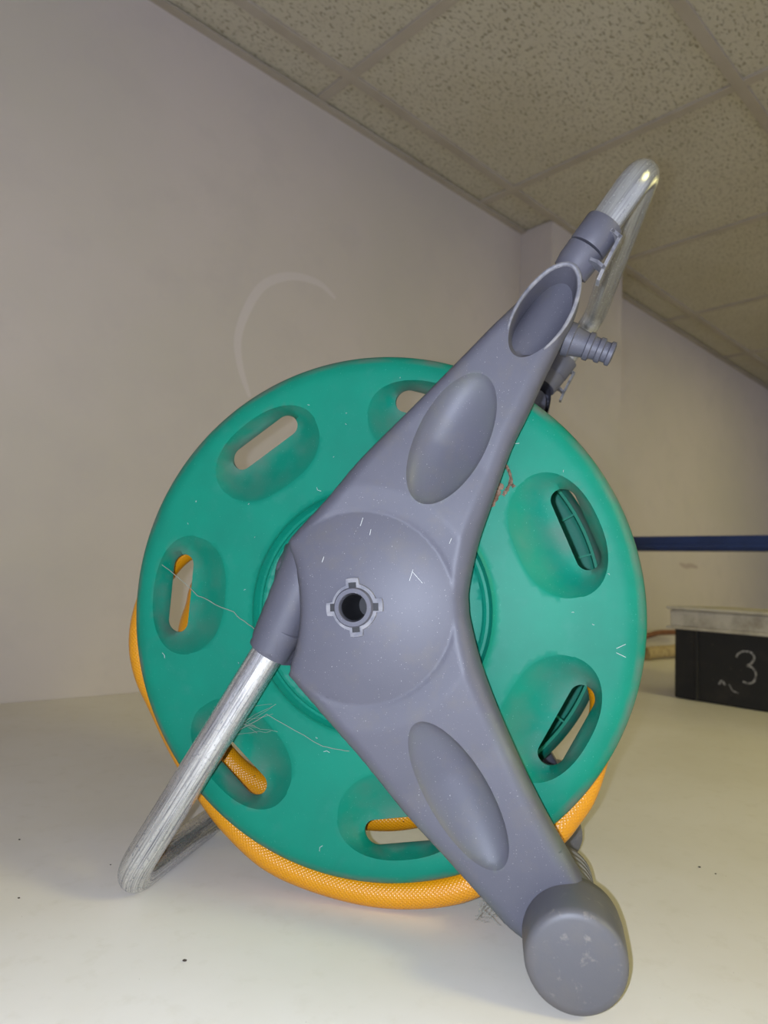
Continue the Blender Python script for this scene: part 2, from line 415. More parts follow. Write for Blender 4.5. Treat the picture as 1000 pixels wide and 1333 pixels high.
def field_mesh(name, outer, holes, extra, spacing, hfun, thick, m, parent, skirt=0.0, gfun=None, front=True, shift=None, polar=False):
    rng = random.Random(3)
    O = np.array(outer); lo, hi = O.min(0), O.max(0)
    xs = np.arange(lo[0], hi[0], spacing); ys = np.arange(lo[1], hi[1], spacing * 0.87)
    g = np.array([(x + (spacing / 2 if j % 2 else 0), y) for j, y in enumerate(ys) for x in xs])
    keep = sdf(g, outer) > spacing * 0.55
    for h in holes: keep &= sdf(g, h) < -spacing * 0.5
    for lp, cl in extra: 
        if cl: keep &= np.abs(seg_dist(g, lp)) > spacing * 0.35
        else: keep &= np.array([min(math.hypot(p[0] - q[0], p[1] - q[1]) for q in lp) for p in g]) > spacing * 0.4
    g = g[keep]
    V, Fc = cdt_grid(outer, holes, extra, g)
    cen = np.array([V[list(f)].mean(0) for f in Fc])
    ok = inside(cen, outer)
    for h in holes: ok &= ~inside(cen, h)
    Fc = [f for f, k in zip(Fc, ok) if k]
    H = hfun(V)
    GR = gfun(V) if gfun else np.zeros(len(V))
    used = sorted({i for f in Fc for i in f}); idx = {k: i for i, k in enumerate(used)}
    # boundary edges -> back side
    cnt = {}
    for f in Fc:
        n = len(f)
        for i in range(n):
            e = (f[i], f[(i + 1) % n]); cnt[frozenset(e)] = cnt.get(frozenset(e), []) + [e]
    bnd = [v[0] for v in cnt.values() if len(v) == 1]
    onouter = seg_dist(V, outer) < 1e-4
    def pos(i, back):
        u = H[i] + (thick if back else 0)
        if back and onouter[i]: u = H[i] + skirt
        v, w_ = V[i]
        if not front:
            u = 2 * UM - u
            if shift: v, w_ = shift(v, w_)
        return L(v, u, w_)
    verts = [pos(i, False) for i in used] + [pos(i, True) for i in used]
    n = len(used); faces = []
    for f in Fc:
        a = [idx[i] for i in f]
        faces.append(a if front else a[::-1])
        b = [n + idx[i] for i in f][::-1]
        faces.append(b if front else b[::-1])
    for (a, b) in bnd:
        q = [idx[b], idx[a], n + idx[a], n + idx[b]]
        faces.append(q if front else q[::-1])
    me = bpy.data.meshes.new(name); me.from_pydata([tuple(p) for p in verts], [], faces); me.validate(); me.update()
    for p in me.polygons: p.use_smooth = True
    me.set_sharp_from_angle(angle=rad(38))
    at = me.attributes.new('grime', 'FLOAT', 'POINT')
    at.data.foreach_set('value', np.concatenate([GR[used], GR[used]]).astype(np.float32))
    return link(name, me, m, parent)

# ---- flanges -------------------------------------------------------------
TH = [rad(24.2 + 360 / 7 * k) for k in range(7)]
def rt(th, r_, t_):                                        # radial / tangential -> v, w
    return (r_ * math.cos(th) - t_ * math.sin(th), r_ * math.sin(th) + t_ * math.cos(th))
def slot_loop(th, n=14):
    out = []; hw, hl = 0.048, 0.163
    for s in (1, -1):
        for k in range(n + 1):
            a = math.pi * k / n
            out.append(((hw * math.cos(a)) * s, s * ((hl - hw) + hw * math.sin(a))))
    # bow the slot along the rim
    return [rt(th, 0.842 + r_ - 0.30 * t_ * t_ , t_) for r_, t_ in out]
def dish_loop(th, n=72):
    out = []
    for k in range(n):
        a = 2 * math.pi * k / n; c, s = math.cos(a), math.sin(a); e = 2 / 2.5
        x = math.copysign(abs(c) ** e, c) * 0.160; y = math.copysign(abs(s) ** e, s) * 0.238
        y *= 1 + 0.10 * x / 0.16
        out.append(rt(th, 0.757 + x - 0.42 * y * y * (1 if x > 0 else 0.2), y))
    return out
SL = [slot_loop(t) for t in TH]; DL = [dish_loop(t) for t in TH]
def ring(r_, n): return [(r_ * math.cos(2 * math.pi * k / n), r_ * math.sin(2 * math.pi * k / n)) for k in range(n)]
def flange_h(P):
    r_ = np.hypot(P[:, 0], P[:, 1]); h = np.zeros(len(P))
    e = np.clip((r_ - 0.935) / 0.083, 0, 1); h += 0.062 * (1 - np.sqrt(np.clip(1 - e * e, 0, 1)))
    h += np.clip((0.47 - r_) / 0.014, 0, 1) * 0.010
    h -= 0.016 * np.exp(-((r_ - 0.468) / 0.007) ** 2)
    h -= 0.010 * np.exp(-((r_ - 0.436) / 0.006) ** 2)
    for s, d in zip(SL, DL):
        din = sdf(P, d); k = din > -1e-6
        if not k.any(): continue
        ds = np.maximum(-sdf(P[k], s), 0); di = np.maximum(din[k], 0)
        t = di / (di + ds + 1e-9)
        h[k] += 0.078 * (1 - (1 - t) ** 2.0) * np.clip(0.25 + t, 0, 1) ** 0.3
    return h
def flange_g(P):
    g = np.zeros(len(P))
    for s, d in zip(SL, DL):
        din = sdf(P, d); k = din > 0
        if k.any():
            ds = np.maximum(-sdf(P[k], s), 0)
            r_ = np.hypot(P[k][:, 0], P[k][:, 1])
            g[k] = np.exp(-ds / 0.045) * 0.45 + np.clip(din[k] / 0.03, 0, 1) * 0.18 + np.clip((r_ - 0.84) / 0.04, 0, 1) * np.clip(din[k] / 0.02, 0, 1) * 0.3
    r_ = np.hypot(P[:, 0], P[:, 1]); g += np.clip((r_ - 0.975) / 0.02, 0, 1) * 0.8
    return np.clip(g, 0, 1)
outer = ring(1.018, 240)
rings = [(ring(r_, n), True) for r_, n in ((1.010, 240), (0.998, 240), (0.985, 230), (0.975, 220), (0.955, 200), (0.93, 200), (0.484, 150), (0.475, 150), (0.468, 150), (0.461, 150), (0.454, 150), (0.444, 150), (0.436, 150), (0.428, 150))]
extra = rings + [(d, True) for d in DL] + [([ (c[0] + (p[0] - c[0]) * 0.965, c[1] + (p[1] - c[1]) * 0.965) for p in d], True) for d in DL for c in [np.mean(np.array(d), 0)]]
def half_turn(v, w_):
    a = math.pi / 7; return 0.96 * (v * math.cos(a) - w_ * math.sin(a)), 0.96 * (v * math.sin(a) + w_ * math.cos(a))
for fr in (True, False):
    fo = field_mesh('flange', outer, SL, extra, 0.021, flange_h, 0.016, M_GREEN, reel, skirt=0.05, gfun=flange_g, front=fr, shift=None if fr else half_turn)
    fo['label'] = 'round green flange with seven dished slots, ' + ('beside the grey cross arm facing the viewer' if fr else 'on the far side of the drum')
    # stiffening ribs and inner lip behind the rim
    f = (lambda u: u) if fr else (lambda u: 2 * UM - u)
    bm = bmesh.new(); RS = R if fr else R * 0.96
    ax = Vector((0, 1 if fr else -1, 0))
    add_lathe(bm, L(0, f(0.05), 0), ax, [(0, .985 * RS), (.055 * R, .985 * RS), (.055 * R, .970 * RS), (0, .970 * RS)], 160, closed=True)
    obj('inner_lip', bm, M_GREEN, fo)
    for k in range(28):
        a = TH[0] + 2 * math.pi * (k + 0.5) / 28
        mid = min((abs((a - t + math.pi) % (2 * math.pi) - math.pi) for t in TH))
        r0 = 0.905
        bm = bmesh.new()
        mt_ = Matrix.Translation(L(0, 0, 0)) @ Matrix.Rotation(-a, 4, 'Y')
        y0, y1 = sorted((f(0.045) * R, f(0.10) * R))
        add_box(bm, (r0 * RS, y0, -0.0008), (0.98 * RS, y1, 0.0008), mt_)
        obj('rib', bm, M_GREEN, fo, smooth=False)
# drum and the bearing caps
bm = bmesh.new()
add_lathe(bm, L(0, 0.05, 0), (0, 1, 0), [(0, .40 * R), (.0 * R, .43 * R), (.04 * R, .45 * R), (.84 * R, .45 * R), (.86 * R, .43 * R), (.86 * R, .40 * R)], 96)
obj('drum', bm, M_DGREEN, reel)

# ---- side frames -----------------------------------------------------------
OUT = [(0.443, 1.03), (0.543, 1.129), (0.594, 1.181), (0.63, 1.214), (0.673, 1.235), (0.708, 1.24), (0.733, 1.226), (0.747, 1.181), (0.742, 1.121), (0.725, 1.065), (0.698, 1.009),
       (0.678, 0.963), (0.652, 0.905), (0.621, 0.835), (0.57, 0.712), (0.519, 0.595), (0.45, 0.377), (0.414, 0.253), (0.388, 0.101), (0.390, 0.04), (0.397, -0.009), (0.437, -0.146),
       (0.495, -0.287), (0.583, -0.47), (0.672, -0.629), (0.74, -0.735), (0.797, -0.82), (0.850, -0.87), (0.875, -0.93), (0.862, -1.0), (0.80, -1.06), (0.72, -1.06), (0.66, -1.03),
       (0.612, -1.01), (0.553, -0.973), (0.485, -0.912), (0.416, -0.85), (0.354, -0.794), (0.213, -0.669), (0.052, -0.506), (-0.062, -0.399), (-0.161, -0.306), (-0.236, -0.235)]
NOTCH = [(-0.236, -0.235), (-0.204, -0.136), (-0.190, -0.039), (-0.200, 0.074), (-0.232, 0.18), (-0.268, 0.236)]
OUT3 = [(-0.268, 0.236), (-0.252, 0.262), (-0.201, 0.321), (-0.124, 0.408), (-0.008, 0.553), (0.167, 0.736), (0.341, 0.920), (0.443, 1.03)]
def c2(P, n): return [(p.x, p.y) for p in catmull([Vector((a, b, 0)) for a, b in P], n)]
frame_out = c2(OUT, 4)[:-1] + c2(NOTCH, 6)[:-1] + c2(OUT3, 5)[:-1]
frame_out = frame_out[::-1]                                # ccw
if sum(a[0] * b[1] - b[0] * a[1] for a, b in zip(frame_out, frame_out[1:] + frame_out[:1])) < 0: frame_out = frame_out[::-1]
def ellipse(c, hl, hw, ang, n=64, k=2.0):
    ca, sa = math.cos(rad(ang)), math.sin(rad(ang)); o = []
    for i in range(n):
        t = 2 * math.pi * i / n; x = hl * math.copysign(abs(math.cos(t)) ** (2 / k), math.cos(t)); y = hw * math.copysign(abs(math.sin(t)) ** (2 / k), math.sin(t))
        o.append((c[0] + x * ca - y * sa, c[1] + x * sa + y * ca))
    return o
D1 = dict(c=(0.320, 0.615), hl=0.248, hw=0.124, ang=66)
D2 = dict(c=(0.385, -0.567), hl=0.262, hw=0.104, ang=-56)
SO = dict(c=(0.617, 1.058), hl=0.176, hw=0.084, ang=60)
def enorm(P, d):
    ca, sa = math.cos(rad(d['ang'])), math.sin(rad(d['ang'])); q = P - np.array(d['c'])
    x = (q[:, 0] * ca + q[:, 1] * sa) / d['hl']; y = (-q[:, 0] * sa + q[:, 1] * ca) / d['hw']
    return np.hypot(x, y), x, y
HUB = (0.022, 0.022)
def frame_h(P):
    e = np.clip(1 - sdf(P, frame_out) / 0.050, 0, 1)
    h = np.full(len(P), -0.262) + 0.045 * (1 - np.sqrt(np.clip(1 - e * e, 0, 1)))
    # arms swell slightly from the hub outwards
    r_ = np.hypot(P[:, 0] - HUB[0], P[:, 1] - HUB[1])
    h -= 0.020 * np.clip(1 - np.abs(r_ - 0.42) / 0.22, 0, 1) * (1 - e) 
    k = r_ < 0.3302
    dome = -0.272 - 0.040 * (1 - (r_ / 0.33) ** 2) + 0.030 * (1 - np.sqrt(np.clip(1 - e * e, 0, 1)))
    rimv = -0.272 + 0.030 * (1 - np.sqrt(np.clip(1 - e * e, 0, 1)))
    q_ = np.clip((r_ - 0.33) / 0.016, 0, 1); h = h * q_ + rimv * (1 - q_)
    h = np.where(k, dome, h)
    for d, dep in ((D1, 0.058), (D2, 0.052)):
        n_, x, y = enorm(P, d); kk = n_ < 1
        h = np.where(kk, h + dep * np.clip(1 - n_ ** 2, 0, 1) ** 0.62 * (1 + 0.35 * y), h)
    n_, x, y = enorm(P, SO); kk = n_ < 1
    s = y * SO['hw'] + 0.004
    floor_ = -0.262 + 0.014 + 0.085 * ((x + 1) / 2) ** 0.8 + (0.088 - np.sqrt(np.clip(0.088 ** 2 - s ** 2, 0.0002, 1)))
    edge = np.clip((1 - n_) / 0.10, 0, 1)
    h = np.where(kk, h * (1 - edge) + np.maximum(floor_, h) * edge, h)
    lip = np.exp(-((n_ - 1.05) / 0.06) ** 2) * np.clip((x + 0.6), 0, 1)
    h -= 0.018 * lip
    return h
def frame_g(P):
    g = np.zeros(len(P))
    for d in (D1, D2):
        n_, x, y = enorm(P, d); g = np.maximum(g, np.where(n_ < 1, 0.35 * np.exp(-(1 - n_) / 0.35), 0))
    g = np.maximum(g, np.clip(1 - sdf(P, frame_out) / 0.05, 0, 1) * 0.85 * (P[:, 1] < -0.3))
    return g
def rear_shift(v, w_):
    t = min(1, max(0, (w_ - 0.35) / 0.8)); t = t * t * (3 - 2 * t)
    return v - 0.06 * t, w_ - 0.035 * t
hubring = [(HUB[0] + 0.33 * math.cos(2 * math.pi * k / 120), HUB[1] + 0.33 * math.sin(2 * math.pi * k / 120)) for k in range(120)]
def inset(lp, s):
    A = np.array(lp); n = len(A); T = np.roll(A, -1, 0) - np.roll(A, 1, 0); T /= np.hypot(*T.T)[:, None]
    return [tuple(p) for p in A + np.c_[-T[:, 1], T[:, 0]] * s]
fr_extra = [(ellipse(**D1), True), (ellipse(**D2), True), (ellipse(**SO), True), (ellipse(**dict(SO, hl=SO['hl'] * .90, hw=SO['hw'] * .90)), True),
            (ellipse(**dict(D1, hl=D1['hl'] * .95, hw=D1['hw'] * .93)), True), (ellipse(**dict(D2, hl=D2['hl'] * .95, hw=D2['hw'] * .93)), True)]
hr = np.array(hubring); hk = sdf(hr, frame_out) > 0.012
run = [tuple(p) for p in hr[hk]]
# the hub circle leaves the outline at the notch: keep the run contiguous
st = int(np.argmax(~hk)) if (~hk).any() else 0
order = [(st + i) % len(hr) for i in range(len(hr))]; seq = []; cur = []
for i in order:
    if hk[i]: cur.append(tuple(hr[i]))
    elif cur: seq.append(cur); cur = []
if cur: seq.append(cur)
for s in seq:
    if len(s) > 2: fr_extra.append((s, False))
    for fk in (1.05, 1.022, 0.978):
        s2 = [(HUB[0] + (p[0] - HUB[0]) * fk, HUB[1] + (p[1] - HUB[1]) * fk) for p in s]
        if len(s2) > 4: fr_extra.append((s2[3:-3], False))

Ea = Vector((-0.334, 0, -0.165)); Dl = Vector((0.496, 0, 0.868))
leg_out = [(-0.405, -0.126), (-0.377, -0.064), (-0.356, -0.016), (-0.350, 0.049), (-0.335, 0.152), (-0.309, 0.204), (-0.285, 0.240), (-0.15, 0.25), (-0.10, 0.0), (-0.15, -0.26), (-0.215, -0.262), (-0.270, -0.205)]
leg_out = c2(leg_out, 5)
if sum(a[0] * b[1] - b[0] * a[1] for a, b in zip(leg_out, leg_out[1:] + leg_out[:1])) < 0: leg_out = leg_out[::-1]
def leg_h(P):
    q = P - np.array((Ea.x, Ea.z)); s = q[:, 0] * Dl.z - q[:, 1] * Dl.x; t = q[:, 0] * Dl.x + q[:, 1] * Dl.z
    e = np.clip(1 - sdf(P, leg_out) / 0.03, 0, 1)
    plate = -0.135 - 0.05 * np.clip(t / 0.35, 0, 1) + 0.03 * (1 - np.sqrt(np.clip(1 - e * e, 0, 1)))
    rr = 0.080 + 0.02 * np.clip(t / 0.4, 0, 1)
    s2 = s + 0.06 * np.clip(t / 0.45, 0, 1)
    cyl = -0.175 - np.sqrt(np.clip(rr ** 2 - s2 ** 2, 0, 1)) * np.clip(1.0 - 0.30 * t, 0, 1)
    return np.minimum(plate, np.where(np.abs(s2) < rr, cyl, 0))

def side_frame(fr):
    f = (lambda u: u) if fr else (lambda u: 2 * UM - u)
    sh = None if fr else rear_shift
    sgn = 1 if fr else -1
    fo = field_mesh('side_frame', frame_out, [[(HUB[0] - 0.004 + 0.062 * math.cos(2 * math.pi * k / 40), HUB[1] + 0.062 * math.sin(2 * math.pi * k / 40)) for k in range(40)]], fr_extra, 0.0125, frame_h, 0.03, M_GREY, reel, skirt=0.085, gfun=frame_g, front=fr, shift=sh)
    fo['label'] = 'grey plastic side frame with two long arms and round hub, ' + ('facing the viewer' if fr else 'on the far side')
    ls = field_mesh('leg_socket', leg_out, [], [], 0.014, leg_h, 0.03, M_GREY, fo, skirt=0.06, front=fr)
    def sv(v, w_): return sh(v, w_) if sh else (v, w_)
    def pt(v, u, w_):
        v, w_ = sv(v, w_); return L(v, f(u), w_)
    # worn pale lip round the open top socket
    bm = bmesh.new(); E_ = ellipse(**dict(SO, hl=SO['hl'] * 1.04, hw=SO['hw'] * 1.06), n=96); sel = [E_[k % 96] for k in range(-34, 35)]
    hh = frame_h(np.array(sel)); pts = [pt(p[0], h_ - 0.001, p[1]) for p, h_ in zip(sel, hh)]
    add_tube(bm, pts, [0.0016 * (0.35 + 0.65 * math.sin(math.pi * (k + .5) / len(pts)) ** .5) for k in range(len(pts))], 8)
    wl = obj('worn_lip', bm, M_GREYD, fo); wl['label'] = 'pale scuffed lip of the open socket'
    # ring that grips the leg tube
    bm = bmesh.new(); a = pt(Ea.x, -0.175, Ea.z); b = pt(Ea.x + Dl.x * .15, -0.175, Ea.z + Dl.z * .15); ax = (b - a)
    add_lathe(bm, a, ax, [(0.012, 0.055 * R), (0, 0.066 * R), (0, 0.077 * R), (0.0008, 0.0785 * R), (0.02, 0.0785 * R), (0.024, 0.05 * R)], 40)
    obj('socket_ring', bm, M_GREY, fo)
    # foot: deep drum with a proud face
    bm = bmesh.new(); fc = (0.757, -0.957)
    prof = [(-0.426, 0.0), (-0.426, 0.04), (-0.423, 0.120), (-0.420, 0.136), (-0.410, 0.1455), (-0.395, 0.149), (-0.33, 0.153), (-0.24, 0.156), (-0.19, 0.154), (-0.17, 0.14), (-0.17, 0.0)]
    add_lathe(bm, L(fc[0], 0 if fr else 2 * UM, fc[1]), (0, sgn, 0), [(u * R, r_ * R) for u, r_ in prof], 72)
    obj('foot', bm, M_FOOT, fo, angle=50)
    bm = bmesh.new(); pr = [(-0.18, 0.0), (-0.18, 0.118)]
    for k in range(9): pr += [(-0.15 + k * .045, .120), (-0.145 + k * .045, .126), (-0.125 + k * .045, .126), (-0.12 + k * .045, .120)]
    pr += [(0.25, 0.10), (0.26, 0.0)]
    add_lathe(bm, L(0.735, 0 if fr else 2 * UM, -0.985), (0, sgn, 0), [(u * R, r_ * R) for u, r_ in pr], 48)
    obj('foot_extension', bm, M_FOOT, fo, angle=30)
    # neck of the top socket and its collar
    bm = bmesh.new()
    p0, p1, p2, p3 = pt(0.708, -0.183, 1.229), pt(0.728, -0.193, 1.258), pt(0.762, -0.20, 1.306), pt(0.822, -0.205, 1.392)
    add_tube(bm, [p0, p1, p2 - (p2 - p1).normalized() * 0.001], [0.064 * R, 0.068 * R, 0.068 * R], 40)
    obj('socket_neck', bm, M_GREY, fo)
    bm = bmesh.new(); ax = p3 - p2; ln = ax.length
    add_lathe(bm, p2, ax, [(0, 0.052 * R), (0, 0.066 * R), (0.0012, 0.069 * R), (ln - 0.001, 0.069 * R), (ln, 0.067 * R), (ln, 0.057 * R), (ln - 0.01, 0.056 * R)], 48)
    co = obj('collar', bm, M_GREY, fo)
    # open strap clip on the collar's side
    cl = [(0.826, 1.322), (0.841, 1.340), (0.867, 1.316), (0.842, 1.266), (0.815, 1.208), (0.797, 1.176)]
    bm = bmesh.new(); 
    def strap(P, wd, tk):
        for (a, b) in zip(P, P[1:]):
            A_, B_ = pt(a[0], -0.235, a[1]), pt(b[0], -0.235, b[1]); d = (B_ - A_); yx = Vector((0, 1, 0)); n_ = d.normalized().cross(yx).normalized()
            mm = Matrix((d.normalized(), yx, n_)).transposed().to_4x4(); mm.translation = A_
            add_box(bm, (-tk / 2, -wd / 2, -tk / 2), (d.length + tk / 2, wd / 2, tk / 2), mm)
    strap([(0.822, 1.350), (0.845, 1.338), (0.866, 1.316), (0.842, 1.266), (0.815, 1.208), (0.800, 1.170)], 0.009, 0.0022)
    strap([(0.775, 1.240), (0.795, 1.230), (0.814, 1.212)], 0.009, 0.0022)
    c_ = obj('clip', bm, M_GREYD, fo, smooth=False); c_['label'] = 'scuffed pale strap clip'
    return fo, pt
f1, pt1 = side_frame(True)
f2, pt2 = side_frame(False)
# hub nose: keyed ring, barrel and bore
def hub(fr, parent):
    y = 1 if fr else -1; u0 = -0.308; base = L(HUB[0] - 0.004, u0 if fr else 2 * UM - u0, HUB[1]); ax = (0, -y, 0)
    bm = bmesh.new()                                       # keyed washer with four lobes
    n = 160; prof = []
    outl = []
    for k in range(n):
        a = 2 * math.pi * k / n; lobe = max(0, math.cos(4 * (a - rad(8)))) ; lob = 1 if lobe > 0.55 else 0
        outl.append((a, 0.083 + (0.020 if lobe > 0.62 else 0.020 * max(0, (lobe - 0.42) / 0.2))))
    rr = [[], [], [], []]
    for a, r_ in outl:
        for q, (dr, du) in enumerate(((0, 0), (-0.004, 0.008), (0, 0), (0, 0))):
            if q == 0: rr[0].append(bm.verts.new(base + Vector((math.cos(a) * r_ * R, y * 0.012 * R, math.sin(a) * r_ * R))))
            if q == 1: rr[1].append(bm.verts.new(base + Vector((math.cos(a) * (r_ - .004) * R, -y * 0.010 * R, math.sin(a) * (r_ - .004) * R))))
            if q == 2: rr[2].append(bm.verts.new(base + Vector((math.cos(a) * .066 * R, -y * 0.010 * R, math.sin(a) * .066 * R))))
            if q == 3: rr[3].append(bm.verts.new(base + Vector((math.cos(a) * .066 * R, y * 0.012 * R, math.sin(a) * .066 * R))))
    for i in range(4):
        A_, B_ = rr[i], rr[(i + 1) % 4]
        for k in range(n): bm.faces.new((A_[k], A_[(k + 1) % n], B_[(k + 1) % n], B_[k]))
    wsh = obj('keyed_washer', bm, M_GREYD, parent)
    bm = bmesh.new()
    add_lathe(bm, base, ax, [(-0.25 * R, 0.047 * R), (-0.25 * R, 0.066 * R), (0.026 * R, 0.067 * R), (0.032 * R, 0.063 * R), (0.032 * R, 0.049 * R), (0.026 * R, 0.047 * R)], 64, closed=True)
    obj('axle_barrel', bm, M_GREY, parent)
    bm = bmesh.new()
    add_lathe(bm, base, ax, [(-0.248 * R, 0.0), (-0.248 * R, 0.0445 * R), (0.012 * R, 0.0447 * R), (0.012 * R, 0.0440 * R), (-0.240 * R, 0.0438 * R), (-0.240 * R, 0)], 48)  # liner coloured dark to give the barrel's inside its shade
    bo = obj('axle_bore', bm, M_DARK, parent); bo['label'] = 'hollow bore lined with painted-on shade'
    for k in range(4):                                     # black latch windows
        a = rad(98 + 90 * k - (4 if k % 2 else 0)); bm = bmesh.new()
        mm = Matrix.Translation(base) @ Matrix.Rotation(-a, 4, 'Y')
        add_box(bm, (0.066 * R, -0.0125 * R, -0.013 * R), (0.084 * R, 0.010 * R, 0.013 * R), mm)
        lo = obj('latch_window', bm, M_DARK, parent, smooth=False); lo['label'] = 'small black latch window'
hub(True, f1); hub(False, f2)

# steel tubes
LU = -0.175
legp = lambda t: (Ea.x - Dl.x * t, Ea.z - Dl.z * t)
TR = 0.0605
zf = G + TR
tb = (Ea.z - zf) / Dl.z
vb = Ea.x - Dl.x * tb
path = fillet([L(Ea.x + Dl.x * .06, LU, Ea.z + Dl.z * .06), L(vb, LU, zf), L(vb, 2 * UM - LU, zf), L(Ea.x + Dl.x * .06, 2 * UM - LU, Ea.z + Dl.z * .06)], [0.135 * R, 0.135 * R], 14)
bm = bmesh.new(); add_tube(bm, path, TR * R, 40, uv=100)
t_ = obj('leg_tube', bm, M_STEEL2, reel); t_['label'] = 'bent galvanised steel leg tube resting on the worktop'
pf0, pf1 = pt1(0.79, -0.20, 1.35), pt1(0.966, -0.205, 1.612)
pr0, pr1 = pt2(0.79, -0.20, 1.35), pt2(0.966, -0.205, 1.612)
path = fillet([pf0, pf1, pr1, pr0], [0.115 * R, 0.14 * R], 14)
bm = bmesh.new(); add_tube(bm, path, 0.0555 * R, 40, uv=100)
t_ = obj('handle_tube', bm, M_STEEL, reel); t_['label'] = 'bright galvanised steel carrying handle bent over at the top'

# hose connector behind the top arm
bm = bmesh.new()
a, b = L(0.64, -0.03, 1.072), L(0.862, -0.03, 0.984); ax = b - a; ln = ax.length
k = R
prof = [(0, .055), (.03, .055), (.035, .064), (.055, .064), (.058, .054), (.070, .054), (.074, .064), (.098, .064), (.102, .056), (.125, .052), (.150, .047), (.153, .053), (.170, .053), (.174, .043), (.192, .041), (.196, .047), (.212, .047), (.216, .038), (.232, .038), (.236, .045), (.250, .045), (.254, .030), (.22, .026)]
add_lathe(bm, a, ax, [(d * k, r_ * k) for d, r_ in prof], 40)
hc = obj('hose_connector', bm, M_GREY, reel, angle=30)
bm = bmesh.new()                                           # its elbow down to the hub
add_tube(bm, catmull([L(0.66, -0.03, 1.064), L(0.60, 0.0, 1.05), L(0.52, 0.03, .93), L(0.30, 0.03, .50), L(0.10, 0.02, .12)], 8), 0.04 * R, 20)
obj('supply_pipe', bm, M_GREY, hc)

# =============================================================== HOSE (lies in the reel, a thing of its own)
H = [(-.20, .42, .46), (-.45, .44, .45), (-.80, .42, .33), (-0.96, 0.38, 0.23), (-1.028, 0.33, 0.15), (-1.063, 0.26, 0.03), (-1.072, 0.21, -0.096), (-1.068, 0.2, -0.225), (-1.030, 0.2, -0.345), (-0.955, 0.2, -0.465),
     (-0.832, 0.19, -0.642), (-0.698, 0.17, -0.784), (-0.573, 0.14, -0.885), (-0.400, 0.11, -0.985), (-0.232, 0.10, -1.035), (-0.014, 0.09, -1.060), (0.178, 0.09, -1.052), (0.373, 0.09, -1.003), (0.543, 0.11, -0.906),
     (0.696, 0.13, -0.79), (0.760, 0.16, -0.720), (0.812, 0.19, -0.645), (0.855, 0.23, -0.53), (0.890, 0.28, -0.40), (0.895, 0.31, -0.295), (.84, .35, -.15), (.70, .37, .02), (.56, .38, .20), (.40, .38, .36), (.12, .40, .51), (-.2, .46, .50), (-.55, .50, .34),
     (-.84, .48, .18), (-0.92, 0.45, 0.05), (-0.945, 0.45, -0.055), (-0.972, 0.45, -0.172), (-0.962, 0.45, -0.36), (-0.867, 0.42, -0.577), (-0.74, 0.4, -0.705), (-0.632, 0.4, -0.785), (-0.50, 0.4, -0.835), (-0.327, 0.4, -0.885),
     (-0.083, 0.4, -0.90), (0.117, 0.4, -0.875), (0.342, 0.4, -0.78), (0.56, 0.42, -0.58), (.62, .46, -.35), (.52, .5, -.08), (.38, .52, .28)]
HO = L(0.05, 0.1, -1.13)
bm = bmesh.new(); add_tube(bm, [p for p in catmull([L(*q) for q in H], 12)], 0.0545 * R, 24, uv=520)
hose = obj('garden_hose', bm, M_HOSE)
hose.matrix_world = Matrix.Translation(reel.location) @ Matrix.Rotation(-AL, 4, 'Z')
tag(hose, 'yellow garden hose looped loosely around the green hose reel', 'hose')

# =============================================================== CRATE
cx = Vector((0.654, 1.535, 0)); d = BX
CM = Matrix((BX, AX, Vector((0, 0, 1)))).transposed().to_4x4(); CM.translation = cx
crate = bpy.data.objects.new('storage_crate', None); C.objects.link(crate); crate.matrix_world = CM
tag(crate, 'black storage crate with pale grey lid and chalked 3, at the back of the worktop', 'crate')
bm = bmesh.new()
LX, LY = 0.46, 0.30
add_box(bm, (0, 0, 0.001), (LX, LY, 0.155), bev=0.004)
obj('body', bm, M_CRATE, crate, smooth=False)
for x in (0.046, LX - 0.053):
    bm = bmesh.new(); add_box(bm, (x, -0.005, 0.002), (x + 0.007, 0.002, 0.152), bev=0.0015)
    obj('rib', bm, M_CRATE, crate, smooth=False)
bm = bmesh.new()
add_box(bm, (-0.008, -0.008, 0.153), (LX + 0.008, LY + 0.008, 0.192), bev=0.005)
add_box(bm, (-0.014, -0.014, 0.192), (LX + 0.014, LY + 0.014, 0.199), bev=0.003)
add_box(bm, (-0.014, -0.014, 0.150), (LX + 0.014, LY + 0.014, 0.156), bev=0.002)
obj('lid', bm, M_LID, crate, smooth=False)
bm = bmesh.new()
def chalk(P, wd):
    pts = catmull([Vector((x, -0.0012, z - 0.010)) for x, z in P], 8); n = len(pts); rows = []
    for i, p in enumerate(pts):
        dd = (pts[min(n - 1, i + 1)] - pts[max(0, i - 1)]).normalized(); q = Vector((-dd.z, 0, dd.x)) * wd / 2
        rows.append([bm.verts.new(p - q), bm.verts.new(p + q)])
    for a, b in zip(rows, rows[1:]): bm.faces.new((a[0], a[1], b[1], b[0]))
X0 = 0.130
chalk([(X0, .112), (X0 + .003, .119), (X0 + .014, .126), (X0 + .028, .125), (X0 + .034, .115), (X0 + .028, .103), (X0 + .020, .098)], 0.0042)
chalk([(X0 + .020, .098), (X0 + .032, .094), (X0 + .037, .082), (X0 + .033, .068), (X0 + .023, .062), (X0 + .012, .065)], 0.0042)
chalk([(X0 - .035, .052), (X0 - .029, .060), (X0 - .022, .052)], 0.005)
chalk([(X0 - .015, .056), (X0 - .008, .044), (X0 + .004, .040)], 0.003)
n3 = obj('chalk_number', bm, M_CHALK, crate, smooth=False); n3['label'] = 'white chalk number 3'

